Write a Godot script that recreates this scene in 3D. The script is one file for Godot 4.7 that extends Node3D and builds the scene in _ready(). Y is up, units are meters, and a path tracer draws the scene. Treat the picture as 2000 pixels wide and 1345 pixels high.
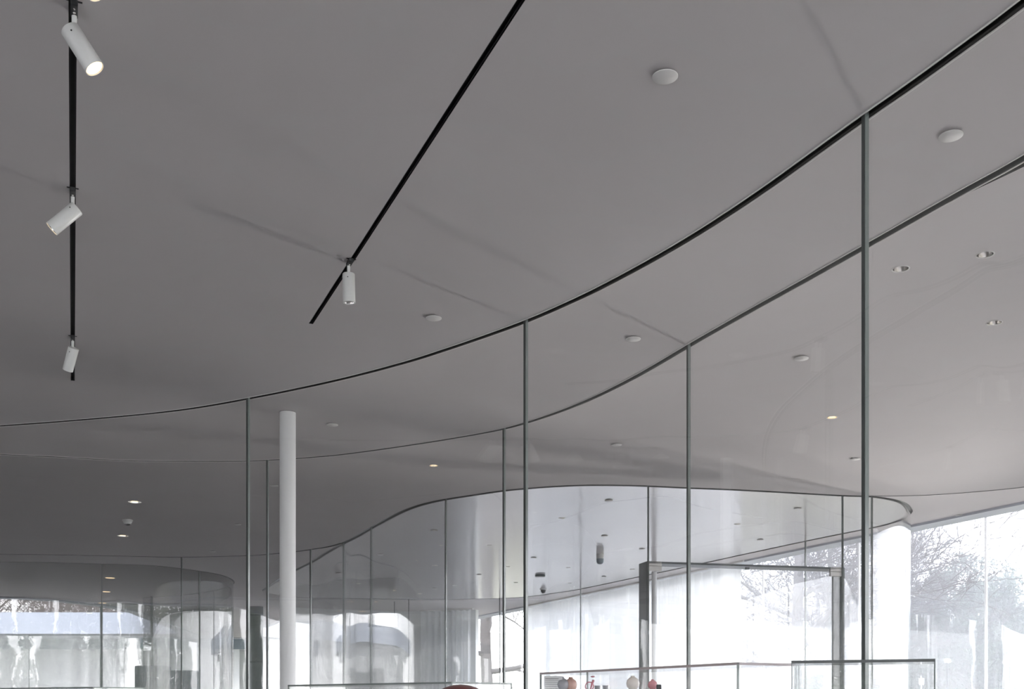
extends Node3D
# A curved-glass museum pavilion, seen from inside under the white ceiling.
# Plan points are Vector2(x, depth): depth runs away from the viewer, so depth d is z = -d.

const CEILING := 4.15
const AXIS := Vector2(-0.3813, 0.9245)      # the building's long direction in plan
var M := {}
var taken := {}
var far_room := PackedVector2Array()         # outline of the far room
var cuts: Array = []                         # outlines of the holes in the ceiling (slots and downlights)
var cut_depths: Array = []                   # depths of the hole centres

func _ready() -> void:
	setup_view()
	setup_light()
	make_materials()
	build_shell()
	build_glass_walls()
	build_tracks()
	build_ceiling_fittings()
	build_ceiling()
	build_columns()
	build_doors()
	build_curtains()
	build_far_rooms()
	build_outside()
	build_cases()

func setup_view() -> void:
	var f := 2080.0
	var camera := Camera3D.new()
	camera.name = "camera"
	camera.projection = Camera3D.PROJECTION_FRUSTUM
	camera.near = 0.05
	camera.far = 400.0
	camera.size = 1345.0 / f * camera.near
	camera.frustum_offset = Vector2(0, (1368.0 - 672.5) / f * camera.near)   # a lens shifted upwards; the verticals stay parallel
	camera.position = Vector3(0, 1.55, 0)
	add_child(camera)
	camera.current = true

func setup_light() -> void:
	var world := WorldEnvironment.new()
	world.name = "world_environment"
	var e := Environment.new()
	e.background_mode = Environment.BG_SKY
	var sky := Sky.new()
	var s := ProceduralSkyMaterial.new()
	s.sky_top_color = Color(0.93, 0.95, 1.0)
	s.sky_horizon_color = Color(1.0, 1.0, 1.0)
	s.sky_energy_multiplier = SKY_ENERGY
	s.ground_bottom_color = Color(0.45, 0.44, 0.42)
	s.ground_horizon_color = Color(0.6, 0.6, 0.6)
	s.ground_energy_multiplier = SKY_ENERGY
	s.sun_angle_max = 1.0
	sky.sky_material = s
	e.sky = sky
	e.tonemap_mode = Environment.TONE_MAPPER_LINEAR
	e.tonemap_exposure = EXPOSURE
	e.volumetric_fog_enabled = true
	e.volumetric_fog_density = 0.0
	e.sdfgi_enabled = true
	e.ssao_enabled = true
	e.ssil_enabled = true
	world.environment = e
	add_child(world)
	# low winter sun behind thin haze, ahead and to the right
	var sun := DirectionalLight3D.new()
	sun.name = "sun"
	sun.light_energy = SUN_ENERGY
	sun.light_color = Color(1.0, 0.965, 0.92)
	sun.light_angular_distance = 1.5
	sun.shadow_enabled = true
	var up := deg_to_rad(25.0)
	var towards_sun := Vector3(0.675 * cos(up), sin(up), -0.738 * cos(up))
	sun.look_at_from_position(Vector3.ZERO, -towards_sun, Vector3.UP)
	add_child(sun)

const SKY_ENERGY := 2.7
const SUN_ENERGY := 1.2
const EXPOSURE := 0.90
const BOUNCE_LAMP_ENERGY := 90.0  # strength of the added lamp standing in for floor-mirrored sun

# ---------------------------------------------------------------- materials

func mat(called: String, color: Color, rough := 0.6, metal := 0.0, specular := 0.5) -> StandardMaterial3D:
	var m := StandardMaterial3D.new()
	m.resource_name = called
	m.albedo_color = color
	m.roughness = rough
	m.metallic = metal
	m.metallic_specular = specular
	M[called] = m
	return m

func glass(called: String, color: Color) -> StandardMaterial3D:
	var m := mat(called, color, 0.0)
	m.transparency = BaseMaterial3D.TRANSPARENCY_ALPHA
	return m

func noise_tex(seed_value: int, frequency: float, low: Color, high: Color, size := 512) -> NoiseTexture2D:
	var n := FastNoiseLite.new()
	n.seed = seed_value
	n.frequency = frequency
	n.fractal_octaves = 5
	var t := NoiseTexture2D.new()
	t.width = size
	t.height = size
	t.seamless = true
	t.noise = n
	var g := Gradient.new()
	g.set_color(0, low)
	g.set_color(1, high)
	t.color_ramp = g
	return t

func textured(called: String, tex: Texture2D, scale: float, rough: float, specular := 0.5) -> StandardMaterial3D:
	var m := mat(called, Color.WHITE, rough, 0.0, specular)
	m.albedo_texture = tex
	m.uv1_triplanar = true
	m.uv1_world_triplanar = true
	m.uv1_scale = Vector3.ONE * scale
	return m

func make_materials() -> void:
	var plaster := noise_tex(3, 0.006, Color(0.755, 0.736, 0.736), Color(0.785, 0.766, 0.766))
	textured("ceiling_paint", plaster, 0.08, 0.75)
	textured("ceiling_satin", plaster, 0.08, 0.14, 0.7)
	textured("concrete_floor", noise_tex(5, 0.012, Color(0.39, 0.38, 0.37), Color(0.44, 0.43, 0.42)), 0.12, 0.3)
	textured("lawn", noise_tex(9, 0.03, Color(0.42, 0.42, 0.36), Color(0.54, 0.53, 0.45)), 0.1, 0.9)
	textured("pavement", noise_tex(11, 0.03, Color(0.50, 0.49, 0.48), Color(0.57, 0.56, 0.55)), 0.2, 0.85)
	textured("added_plaza_paving", noise_tex(12, 0.03, Color(0.74, 0.73, 0.71), Color(0.82, 0.81, 0.79)), 0.2, 0.85)
	textured("bark", noise_tex(13, 0.04, Color(0.36, 0.34, 0.33), Color(0.47, 0.45, 0.44)), 0.8, 0.95)
	textured("dark_gravel", noise_tex(19, 0.05, Color(0.22, 0.22, 0.21), Color(0.32, 0.31, 0.30)), 0.4, 0.9)
	mat("white_paint", Color(0.90, 0.90, 0.90), 0.5)
	mat("wall_white", Color(0.86, 0.87, 0.87), 0.6)
	mat("lamp_white", Color(0.86, 0.86, 0.85), 0.35)
	mat("plate_white", Color(0.86, 0.85, 0.84), 0.6)
	mat("black_track", Color(0.09, 0.09, 0.09), 0.55)
	mat("channel_black", Color(0.10, 0.10, 0.10), 0.6)
	mat("channel_grey", Color(0.30, 0.31, 0.31), 0.5)
	mat("bead_grey", Color(0.62, 0.62, 0.62), 0.4)
	mat("joint_grey", Color(0.30, 0.315, 0.31), 0.45)
	mat("glass_edge", Color(0.50, 0.53, 0.52), 0.15)
	mat("edge_pale", Color(0.66, 0.62, 0.62), 0.3)
	mat("adapter_grey", Color(0.22, 0.22, 0.23), 0.5)
	mat("screw_black", Color(0.05, 0.05, 0.05), 0.5)
	textured("bark_brown", noise_tex(17, 0.04, Color(0.44, 0.39, 0.37), Color(0.56, 0.51, 0.49)), 0.8, 0.95)
	mat("hinge_grey", Color(0.80, 0.79, 0.78), 0.4)
	mat("steel", Color(0.75, 0.75, 0.74), 0.3, 1.0)
	mat("reflector", Color(0.90, 0.89, 0.88), 0.12, 1.0)
	mat("frame_steel", Color(0.29, 0.315, 0.325), 0.4)
	mat("duct_dark", Color(0.24, 0.28, 0.29), 0.5)
	mat("fascia", Color(0.70, 0.72, 0.76), 0.4)
	mat("cabinet_blue", Color(0.46, 0.52, 0.56), 0.5)
	mat("dark_panel", Color(0.15, 0.16, 0.17), 0.35)
	mat("detector", Color(0.80, 0.80, 0.79), 0.5)
	mat("detector_dark", Color(0.25, 0.25, 0.25), 0.4)
	glass("pane", Color(0.40, 0.47, 0.45, 0.0))
	glass("pane_clear", Color(0.40, 0.47, 0.45, 0.0))
	glass("pane_green", Color(0.09, 0.12, 0.11, 0.31))  # dark tint, set to darken the ceiling seen through it
	glass("case_glass", Color(0.55, 0.60, 0.58, 0.0))
	var lit := mat("lamp_glow", Color(1, 0.93, 0.8), 0.5)
	lit.emission_enabled = true
	lit.emission = Color(1.0, 0.87, 0.68)
	lit.emission_energy_multiplier = 3.0
	var cur := mat("curtain", Color(0.94, 0.945, 0.95), 0.9)
	cur.backlight_enabled = true
	cur.backlight = Color(0.93, 0.94, 0.95)
	var ev := mat("evergreen", Color(0.36, 0.41, 0.35), 0.9)
	ev.backlight_enabled = true
	ev.backlight = Color(0.25, 0.28, 0.22)
	ev.cull_mode = BaseMaterial3D.CULL_DISABLED
	mat("car_pale", Color(0.75, 0.78, 0.82), 0.3)
	mat("car_glass", Color(0.30, 0.32, 0.35), 0.15)
	var jb := mat("joint_bright", Color(0.95, 0.95, 0.95), 0.3)
	jb.backlight_enabled = true
	jb.backlight = Color(0.95, 0.95, 0.95)
	mat("sign_white", Color(0.92, 0.92, 0.92), 0.6)
	mat("print_grey", Color(0.35, 0.36, 0.38), 0.8)

# ---------------------------------------------------------------- helpers

func numbered(called: String) -> String:
	var n: int = taken.get(called, 0)
	taken[called] = n + 1
	return called if n == 0 else "%s_%03d" % [called, n]

func tag(o: Node, label: String, category := "", group := "", kind := "") -> void:
	if label: o.set_meta("label", label)
	if category: o.set_meta("category", category)
	if group: o.set_meta("group", group)
	if kind: o.set_meta("kind", kind)

func thing(called: String, label: String, category: String, where := Vector3.ZERO, group := "", kind := "") -> Node3D:
	var o := Node3D.new()
	o.name = numbered(called)
	o.position = where
	tag(o, label, category, group, kind)
	add_child(o)
	return o

func mesh_node(called: String, mesh: Mesh, material: Material, parent: Node, where := Vector3.ZERO) -> MeshInstance3D:
	var o := MeshInstance3D.new()
	o.name = called if parent != self else numbered(called)
	o.mesh = mesh
	o.material_override = material
	o.position = where
	parent.add_child(o, true)
	return o

func copy_of(source: Node3D, where: Vector3, label: String) -> Node3D:
	var o: Node3D = source.duplicate()
	var base: String = String(source.name).rstrip("0123456789").trim_suffix("_")
	o.name = numbered(base)
	o.position = where
	o.set_meta("label", label)
	add_child(o)
	return o

func v3(p: Vector2, y: float) -> Vector3:
	return Vector3(p.x, y, -p.y)

# mesh builder: positions, normals and indices; faces are wound clockwise as seen from their normal's side
class Shape:
	var P := PackedVector3Array()
	var N := PackedVector3Array()
	var I := PackedInt32Array()
	func tri(a: Vector3, b: Vector3, c: Vector3, na := Vector3.ZERO, nb := Vector3.ZERO, nc := Vector3.ZERO, out := Vector3.ZERO) -> void:
		var n := (c - a).cross(b - a)
		if n.length_squared() < 1e-16:
			return
		n = n.normalized()
		var face := out if out != Vector3.ZERO else na
		if face != Vector3.ZERO and n.dot(face) < 0.0:
			var t := b; b = c; c = t
			var tn := nb; nb = nc; nc = tn
			n = -n
		var k := P.size()
		P.append_array([a, b, c])
		if na == Vector3.ZERO:
			N.append_array([n, n, n])
		else:
			N.append_array([na, nb, nc])
		I.append_array([k, k + 1, k + 2])
	func quad(a: Vector3, b: Vector3, c: Vector3, d: Vector3, out: Vector3) -> void:
		tri(a, b, c, Vector3.ZERO, Vector3.ZERO, Vector3.ZERO, out)
		tri(a, c, d, Vector3.ZERO, Vector3.ZERO, Vector3.ZERO, out)
	func squad(a: Vector3, b: Vector3, c: Vector3, d: Vector3, na: Vector3, nb: Vector3, nc: Vector3, nd: Vector3) -> void:
		tri(a, b, c, na, nb, nc)
		tri(a, c, d, na, nc, nd)
	func box(center: Vector3, size: Vector3, basis := Basis()) -> void:
		var h := size / 2.0
		for axis in 3:
			for s in [-1.0, 1.0]:
				var n := Vector3.ZERO; n[axis] = s
				var u := Vector3.ZERO; u[(axis + 1) % 3] = h[(axis + 1) % 3]
				var v := Vector3.ZERO; v[(axis + 2) % 3] = h[(axis + 2) % 3]
				var o := n * h[axis]
				quad(center + basis * (o - u - v), center + basis * (o + u - v), center + basis * (o + u + v), center + basis * (o - u + v), basis * n)
	# box with chamfered vertical and horizontal edges
	func soft_box(center: Vector3, size: Vector3, bevel: float, basis := Basis()) -> void:
		var h := size / 2.0
		var rings := [[-h.y, bevel], [-h.y + bevel, 0.0], [h.y - bevel, 0.0], [h.y, bevel]]
		var loops := []
		for r in rings:
			var loop := []
			var x: float = h.x - r[1]
			var z: float = h.z - r[1]
			var b := bevel
			for q in [[x, z - b], [x - b, z], [-x + b, z], [-x, z - b], [-x, -z + b], [-x + b, -z], [x - b, -z], [x, -z + b]]:
				loop.append(center + basis * Vector3(q[0], r[0], q[1]))
			loops.append(loop)
		for k in 3:
			for j in 8:
				var a: Vector3 = loops[k][j]; var b2: Vector3 = loops[k][(j + 1) % 8]
				var c: Vector3 = loops[k + 1][(j + 1) % 8]; var d: Vector3 = loops[k + 1][j]
				quad(a, b2, c, d, (a + b2 + c + d) / 4.0 - center)
		for e in [0, 3]:
			var mid: Vector3 = center + basis * Vector3(0, rings[e][0], 0)
			for j in 8:
				tri(mid, loops[e][j], loops[e][(j + 1) % 8], Vector3.ZERO, Vector3.ZERO, Vector3.ZERO, mid - center)
	# turned shape: profile of Vector2(radius, y); inner = true turns the normals inwards
	func lathe(profile: Array, sides := 24, where := Vector3.ZERO, basis := Basis(), inner := false) -> void:
		var nr := []
		for k in profile.size():
			var d: Vector2 = Vector2.ZERO
			if k > 0: d += (profile[k] - profile[k - 1]).normalized()
			if k < profile.size() - 1: d += (profile[k + 1] - profile[k]).normalized()
			d = d.normalized()
			nr.append(Vector2(d.y, -d.x) * (-1.0 if inner else 1.0))
		for k in profile.size() - 1:
			var p: Vector2 = profile[k]; var q: Vector2 = profile[k + 1]
			var dd := (q - p).normalized()
			var flat := Vector2(dd.y, -dd.x) * (-1.0 if inner else 1.0)
			var np: Vector2 = nr[k] if nr[k].dot(flat) > 0.8 else flat
			var nq: Vector2 = nr[k + 1] if nr[k + 1].dot(flat) > 0.8 else flat
			for j in sides:
				var a0 := TAU * j / sides
				var a1 := TAU * (j + 1) / sides
				var u0 := Vector3(cos(a0), 0, sin(a0)); var u1 := Vector3(cos(a1), 0, sin(a1))
				var pa := where + basis * (u0 * p.x + Vector3.UP * p.y); var pb := where + basis * (u1 * p.x + Vector3.UP * p.y)
				var pc := where + basis * (u1 * q.x + Vector3.UP * q.y); var pd := where + basis * (u0 * q.x + Vector3.UP * q.y)
				squad(pa, pb, pc, pd, basis * (u0 * np.x + Vector3.UP * np.y), basis * (u1 * np.x + Vector3.UP * np.y), basis * (u1 * nq.x + Vector3.UP * nq.y), basis * (u0 * nq.x + Vector3.UP * nq.y))
	func tube(points: Array, radii: Array, sides := 6) -> void:
		var side := Vector3.ZERO
		var rings := []
		for k in points.size():
			var d: Vector3 = (points[mini(k + 1, points.size() - 1)] - points[maxi(k - 1, 0)]).normalized()
			if side == Vector3.ZERO:
				side = d.cross(Vector3(0.31, 0.2, 0.93)).normalized()
			side = (side - d * side.dot(d)).normalized()
			var other := d.cross(side)
			var ring := []
			for j in sides:
				var a := TAU * j / sides
				ring.append(side * cos(a) + other * sin(a))
			rings.append(ring)
		for k in points.size() - 1:
			for j in sides:
				var i := (j + 1) % sides
				squad(points[k] + rings[k][j] * radii[k], points[k] + rings[k][i] * radii[k], points[k + 1] + rings[k + 1][i] * radii[k + 1], points[k + 1] + rings[k + 1][j] * radii[k + 1], rings[k][j], rings[k][i], rings[k + 1][i], rings[k + 1][j])
	func polygon(outline: PackedVector2Array, y: float, out: Vector3) -> void:
		var t := Geometry2D.triangulate_polygon(outline)
		for k in range(0, t.size(), 3):
			var a := outline[t[k]]; var b := outline[t[k + 1]]; var c := outline[t[k + 2]]
			tri(Vector3(a.x, y, -a.y), Vector3(b.x, y, -b.y), Vector3(c.x, y, -c.y), Vector3.ZERO, Vector3.ZERO, Vector3.ZERO, out)
	func mesh() -> ArrayMesh:
		var arrays := []
		arrays.resize(Mesh.ARRAY_MAX)
		arrays[Mesh.ARRAY_VERTEX] = P
		arrays[Mesh.ARRAY_NORMAL] = N
		arrays[Mesh.ARRAY_INDEX] = I
		var m := ArrayMesh.new()
		m.add_surface_from_arrays(Mesh.PRIMITIVE_TRIANGLES, arrays)
		return m

func smooth_line(points: Array, steps := 10) -> PackedVector2Array:
	var out := PackedVector2Array()
	for k in points.size() - 1:
		var a: Vector2 = points[maxi(k - 1, 0)]; var b: Vector2 = points[k]
		var c: Vector2 = points[k + 1]; var d: Vector2 = points[mini(k + 2, points.size() - 1)]
		for j in steps:
			out.append(b.cubic_interpolate(c, a, d, float(j) / steps))
	out.append(points[-1])
	# relax measuring noise
	for pass_ in 12:
		var q := out.duplicate()
		for k in range(1, out.size() - 1):
			q[k] = (out[k - 1] + out[k] * 2.0 + out[k + 1]) / 4.0
		out = q
	return out

func normals_of(line: PackedVector2Array) -> PackedVector2Array:
	var out := PackedVector2Array()
	for k in line.size():
		var d := (line[mini(k + 1, line.size() - 1)] - line[maxi(k - 1, 0)]).normalized()
		out.append(Vector2(-d.y, d.x))
	return out

func nearest(line: PackedVector2Array, p: Vector2) -> int:
	var best := 0
	for k in line.size():
		if line[k].distance_squared_to(p) < line[best].distance_squared_to(p):
			best = k
	return best

# outline of a band that follows a line from offset a to offset b
func band(line: PackedVector2Array, a: float, b: float) -> PackedVector2Array:
	var n := normals_of(line)
	var out := PackedVector2Array()
	for k in line.size():
		out.append(line[k] + n[k] * a)
	for k in range(line.size() - 1, -1, -1):
		out.append(line[k] + n[k] * b)
	return out

# upright slab between two offsets of a line (a sheet of glass, a curtain, a wall)
func slab(line: PackedVector2Array, from_k: int, to_k: int, a: float, b: float, y0: float, y1: float) -> Shape:
	var s := Shape.new()
	var n := normals_of(line)
	for k in range(from_k, to_k):
		var n0 := Vector3(n[k].x, 0, -n[k].y); var n1 := Vector3(n[k + 1].x, 0, -n[k + 1].y)
		var p0 := line[k]; var p1 := line[k + 1]
		for side in [[a, -1.0], [b, 1.0]]:
			var q0: Vector2 = p0 + n[k] * side[0]; var q1: Vector2 = p1 + n[k + 1] * side[0]
			s.squad(v3(q0, y0), v3(q1, y0), v3(q1, y1), v3(q0, y1), n0 * side[1], n1 * side[1], n1 * side[1], n0 * side[1])
		for e in [[y0, Vector3.DOWN], [y1, Vector3.UP]]:
			s.quad(v3(p0 + n[k] * a, e[0]), v3(p1 + n[k + 1] * a, e[0]), v3(p1 + n[k + 1] * b, e[0]), v3(p0 + n[k] * b, e[0]), e[1])
	for e in [[from_k, mini(from_k + 1, to_k)], [to_k, maxi(to_k - 1, from_k)]]:
		var out := v3(line[e[0]] - line[e[1]], 0)
		s.quad(v3(line[e[0]] + n[e[0]] * a, y0), v3(line[e[0]] + n[e[0]] * b, y0), v3(line[e[0]] + n[e[0]] * b, y1), v3(line[e[0]] + n[e[0]] * a, y1), out)
	return s

# ---------------------------------------------------------------- the shell
func facade_at(depth: float) -> Vector2:
	return Vector2(6.88 - 0.4125 * (depth - 14.3), depth)

func outline() -> PackedVector2Array:
	return PackedVector2Array([V(15.2, -5.9), facade_at(33.0), facade_at(43.5), V(-13.2, 44.5), V(-12.6, 41.3), V(-11.6, 34.0), V(-11.15, 31.0), V(-11.3, 29.0), V(-11.9, 27.6), V(-13.2, 26.6), V(-20.0, 25.6), V(-20.0, -5.9)])

func V(x: float, y: float) -> Vector2:
	return Vector2(x, y)

func structure(called: String, label: String, category: String, s: Shape, material: Material) -> MeshInstance3D:
	var o := mesh_node(called, s.mesh(), material, self)
	tag(o, label, category, "", "structure")
	return o

func prism(s: Shape, poly: PackedVector2Array, y0: float, y1: float, bottom := true) -> void:
	if bottom:
		s.polygon(poly, y0, Vector3.DOWN)
	s.polygon(poly, y1, Vector3.UP)
	var mid := Vector2.ZERO
	for p in poly: mid += p / poly.size()
	var turn := 1.0 if Geometry2D.is_polygon_clockwise(poly) else -1.0
	for k in poly.size():
		var a := poly[k]; var b := poly[(k + 1) % poly.size()]
		var d := b - a
		var n := Vector2(-d.y, d.x) * turn
		s.quad(v3(a, y0), v3(b, y0), v3(b, y1), v3(a, y1), Vector3(n.x, 0, -n.y))

func build_shell() -> void:
	var edge := outline()
	var s := Shape.new()
	prism(s, edge, -0.3, 0.0)
	structure("floor", "polished pale concrete floor of the pavilion", "floor", s, M.concrete_floor)
	# roof slab above the ceiling void, with its fascia
	s = Shape.new()
	var roof: PackedVector2Array = Geometry2D.offset_polygon(edge, 0.35)[0]
	prism(s, roof, 4.45, 5.0)
	structure("trim_roof", "flat white roof slab over the glass pavilion", "roof", s, M.fascia)
	s = Shape.new()
	for k in edge.size():
		var a := edge[k]; var b := edge[(k + 1) % edge.size()]
		var line := PackedVector2Array([a, b])
		var strip := slab(line, 0, 1, -0.01, 0.34, CEILING - 0.035, 4.46)
		var base := s.P.size()
		s.P.append_array(strip.P); s.N.append_array(strip.N)
		for i in strip.I: s.I.append(i + base)
	structure("trim_fascia", "white metal fascia along the roof edge above the glass", "fascia", s, M.fascia)
	# unseen wall far to the left, placed to keep daylight out on that side
	s = slab(PackedVector2Array([V(-20.1, -6.1), V(-20.1, 25.6)]), 0, 1, -0.1, 0.2, 0.0, 4.45)
	structure("wall_left", "unseen plain white wall closing the gallery far to the left", "wall", s, M.wall_white)

func build_ceiling() -> void:
	var edge := outline()
	var lines: Array = cut_depths.duplicate()
	var z := -5.437
	while z < 44.4:
		lines.append(z)
		z += 1.237
	lines.sort()
	var s := Shape.new()
	var far := Shape.new()
	var low := -6.5
	var boxes := []
	for c in cuts:
		var r := Rect2(c[0], Vector2.ZERO)
		for p in c: r = r.expand(p)
		boxes.append(r)
	for k in lines.size() + 1:
		var high: float = lines[k] if k < lines.size() else 46.0
		var strip := PackedVector2Array([V(-40, low), V(40, low), V(40, high), V(-40, high)])
		var pieces: Array = Geometry2D.intersect_polygons(edge, strip)
		for j in cuts.size():
			if boxes[j].position.y > high or boxes[j].end.y < low:
				continue
			var rest := []
			for p in pieces:
				for q in Geometry2D.clip_polygons(p, cuts[j]):
					if q.size() > 2 and absf(area(q)) > 1e-5:
						rest.append(q)
			pieces = rest
		for p in pieces:
			var mid := Vector2.ZERO
			var t := Geometry2D.triangulate_polygon(p)
			if t.size() > 2:
				mid = (p[t[0]] + p[t[1]] + p[t[2]]) / 3.0
			(far if Geometry2D.is_point_in_polygon(mid, far_room) else s).polygon(p, CEILING, Vector3.DOWN)
		low = high
	structure("ceiling_far_room", "satin white ceiling of the bright far room", "ceiling", far, M.ceiling_satin)
	structure("ceiling", "continuous smooth white plaster ceiling with thin black slots", "ceiling", s, M.ceiling_paint)

func area(p: PackedVector2Array) -> float:
	var a := 0.0
	for k in p.size():
		a += p[k].cross(p[(k + 1) % p.size()])
	return a / 2.0

# ---------------------------------------------------------------- curved glass walls

func glass_wall(called: String, label: String, line: PackedVector2Array, joints: Array, slot: float, channel_material: Material, joint_width := 0.016, opening := -1, door_top := 0.0, pane_material: Material = M.pane_clear) -> Node3D:
	var w := thing(called, label, "glass wall", v3(line[line.size() / 2], 0), "", "structure")
	var base := -w.position
	var at := [0]
	for j in joints:
		at.append(nearest(line, j))
	at.append(line.size() - 1)
	at.sort()
	for k in at.size() - 1:
		if at[k + 1] - at[k] < 1:
			continue
		var y0 := door_top if k == opening else 0.0
		var p := slab(line, at[k], at[k + 1], -0.010, 0.010, y0, CEILING + 0.02)
		mesh_node("pane", p.mesh(), pane_material, w, base)
	var n := normals_of(line)
	for k in range(1, at.size() - 1):
		var i: int = at[k]
		var across := Vector3(n[i].x, 0, -n[i].y)
		var along := across.cross(Vector3.UP)
		var b := Basis(along, Vector3.UP, across)
		var s := Shape.new()
		s.box(Vector3.ZERO, Vector3(joint_width, CEILING + 0.02, 0.026), b)
		var jn := mesh_node("joint", s.mesh(), M.joint_grey, w, base + v3(line[i], (CEILING + 0.02) / 2.0))
		for e in [-1.0, 1.0]:
			s = Shape.new()
			s.box(along * e * (joint_width / 2.0 + 0.0015), Vector3(0.003, CEILING + 0.02, 0.021), b)
			mesh_node("glass_edge", s.mesh(), M.glass_edge, jn)
	# the recessed head channel: a real slot in the ceiling, lined with dark metal
	cuts.append(band(line, -slot / 2.0, slot / 2.0))
	var c := Shape.new()
	for k in line.size() - 1:
		var n0 := Vector3(n[k].x, 0, -n[k].y)
		for e in [-1.0, 1.0]:
			var q0: Vector2 = line[k] + n[k] * e * slot / 2.0; var q1: Vector2 = line[k + 1] + n[k + 1] * e * slot / 2.0
			c.quad(v3(q0, CEILING), v3(q1, CEILING), v3(q1, CEILING + 0.04), v3(q0, CEILING + 0.04), -n0 * e)
		c.quad(v3(line[k] - n[k] * slot / 2.0, CEILING + 0.03), v3(line[k + 1] - n[k + 1] * slot / 2.0, CEILING + 0.03), v3(line[k + 1] + n[k + 1] * slot / 2.0, CEILING + 0.03), v3(line[k] + n[k] * slot / 2.0, CEILING + 0.03), Vector3.DOWN)
	mesh_node("head_channel", c.mesh(), channel_material, w, base)
	return w

func beads(w: Node3D, line: PackedVector2Array, slot: float, width: float) -> void:
	for e in [-1.0, 1.0]:
		var o: float = e * (slot / 2.0 + width / 2.0 + 0.002)
		var s := slab(line, 0, line.size() - 1, o - width / 2.0, o + width / 2.0, CEILING - 0.004, CEILING + 0.002)
		mesh_node("bead", s.mesh(), M.plate_white, w, -w.position)

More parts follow.
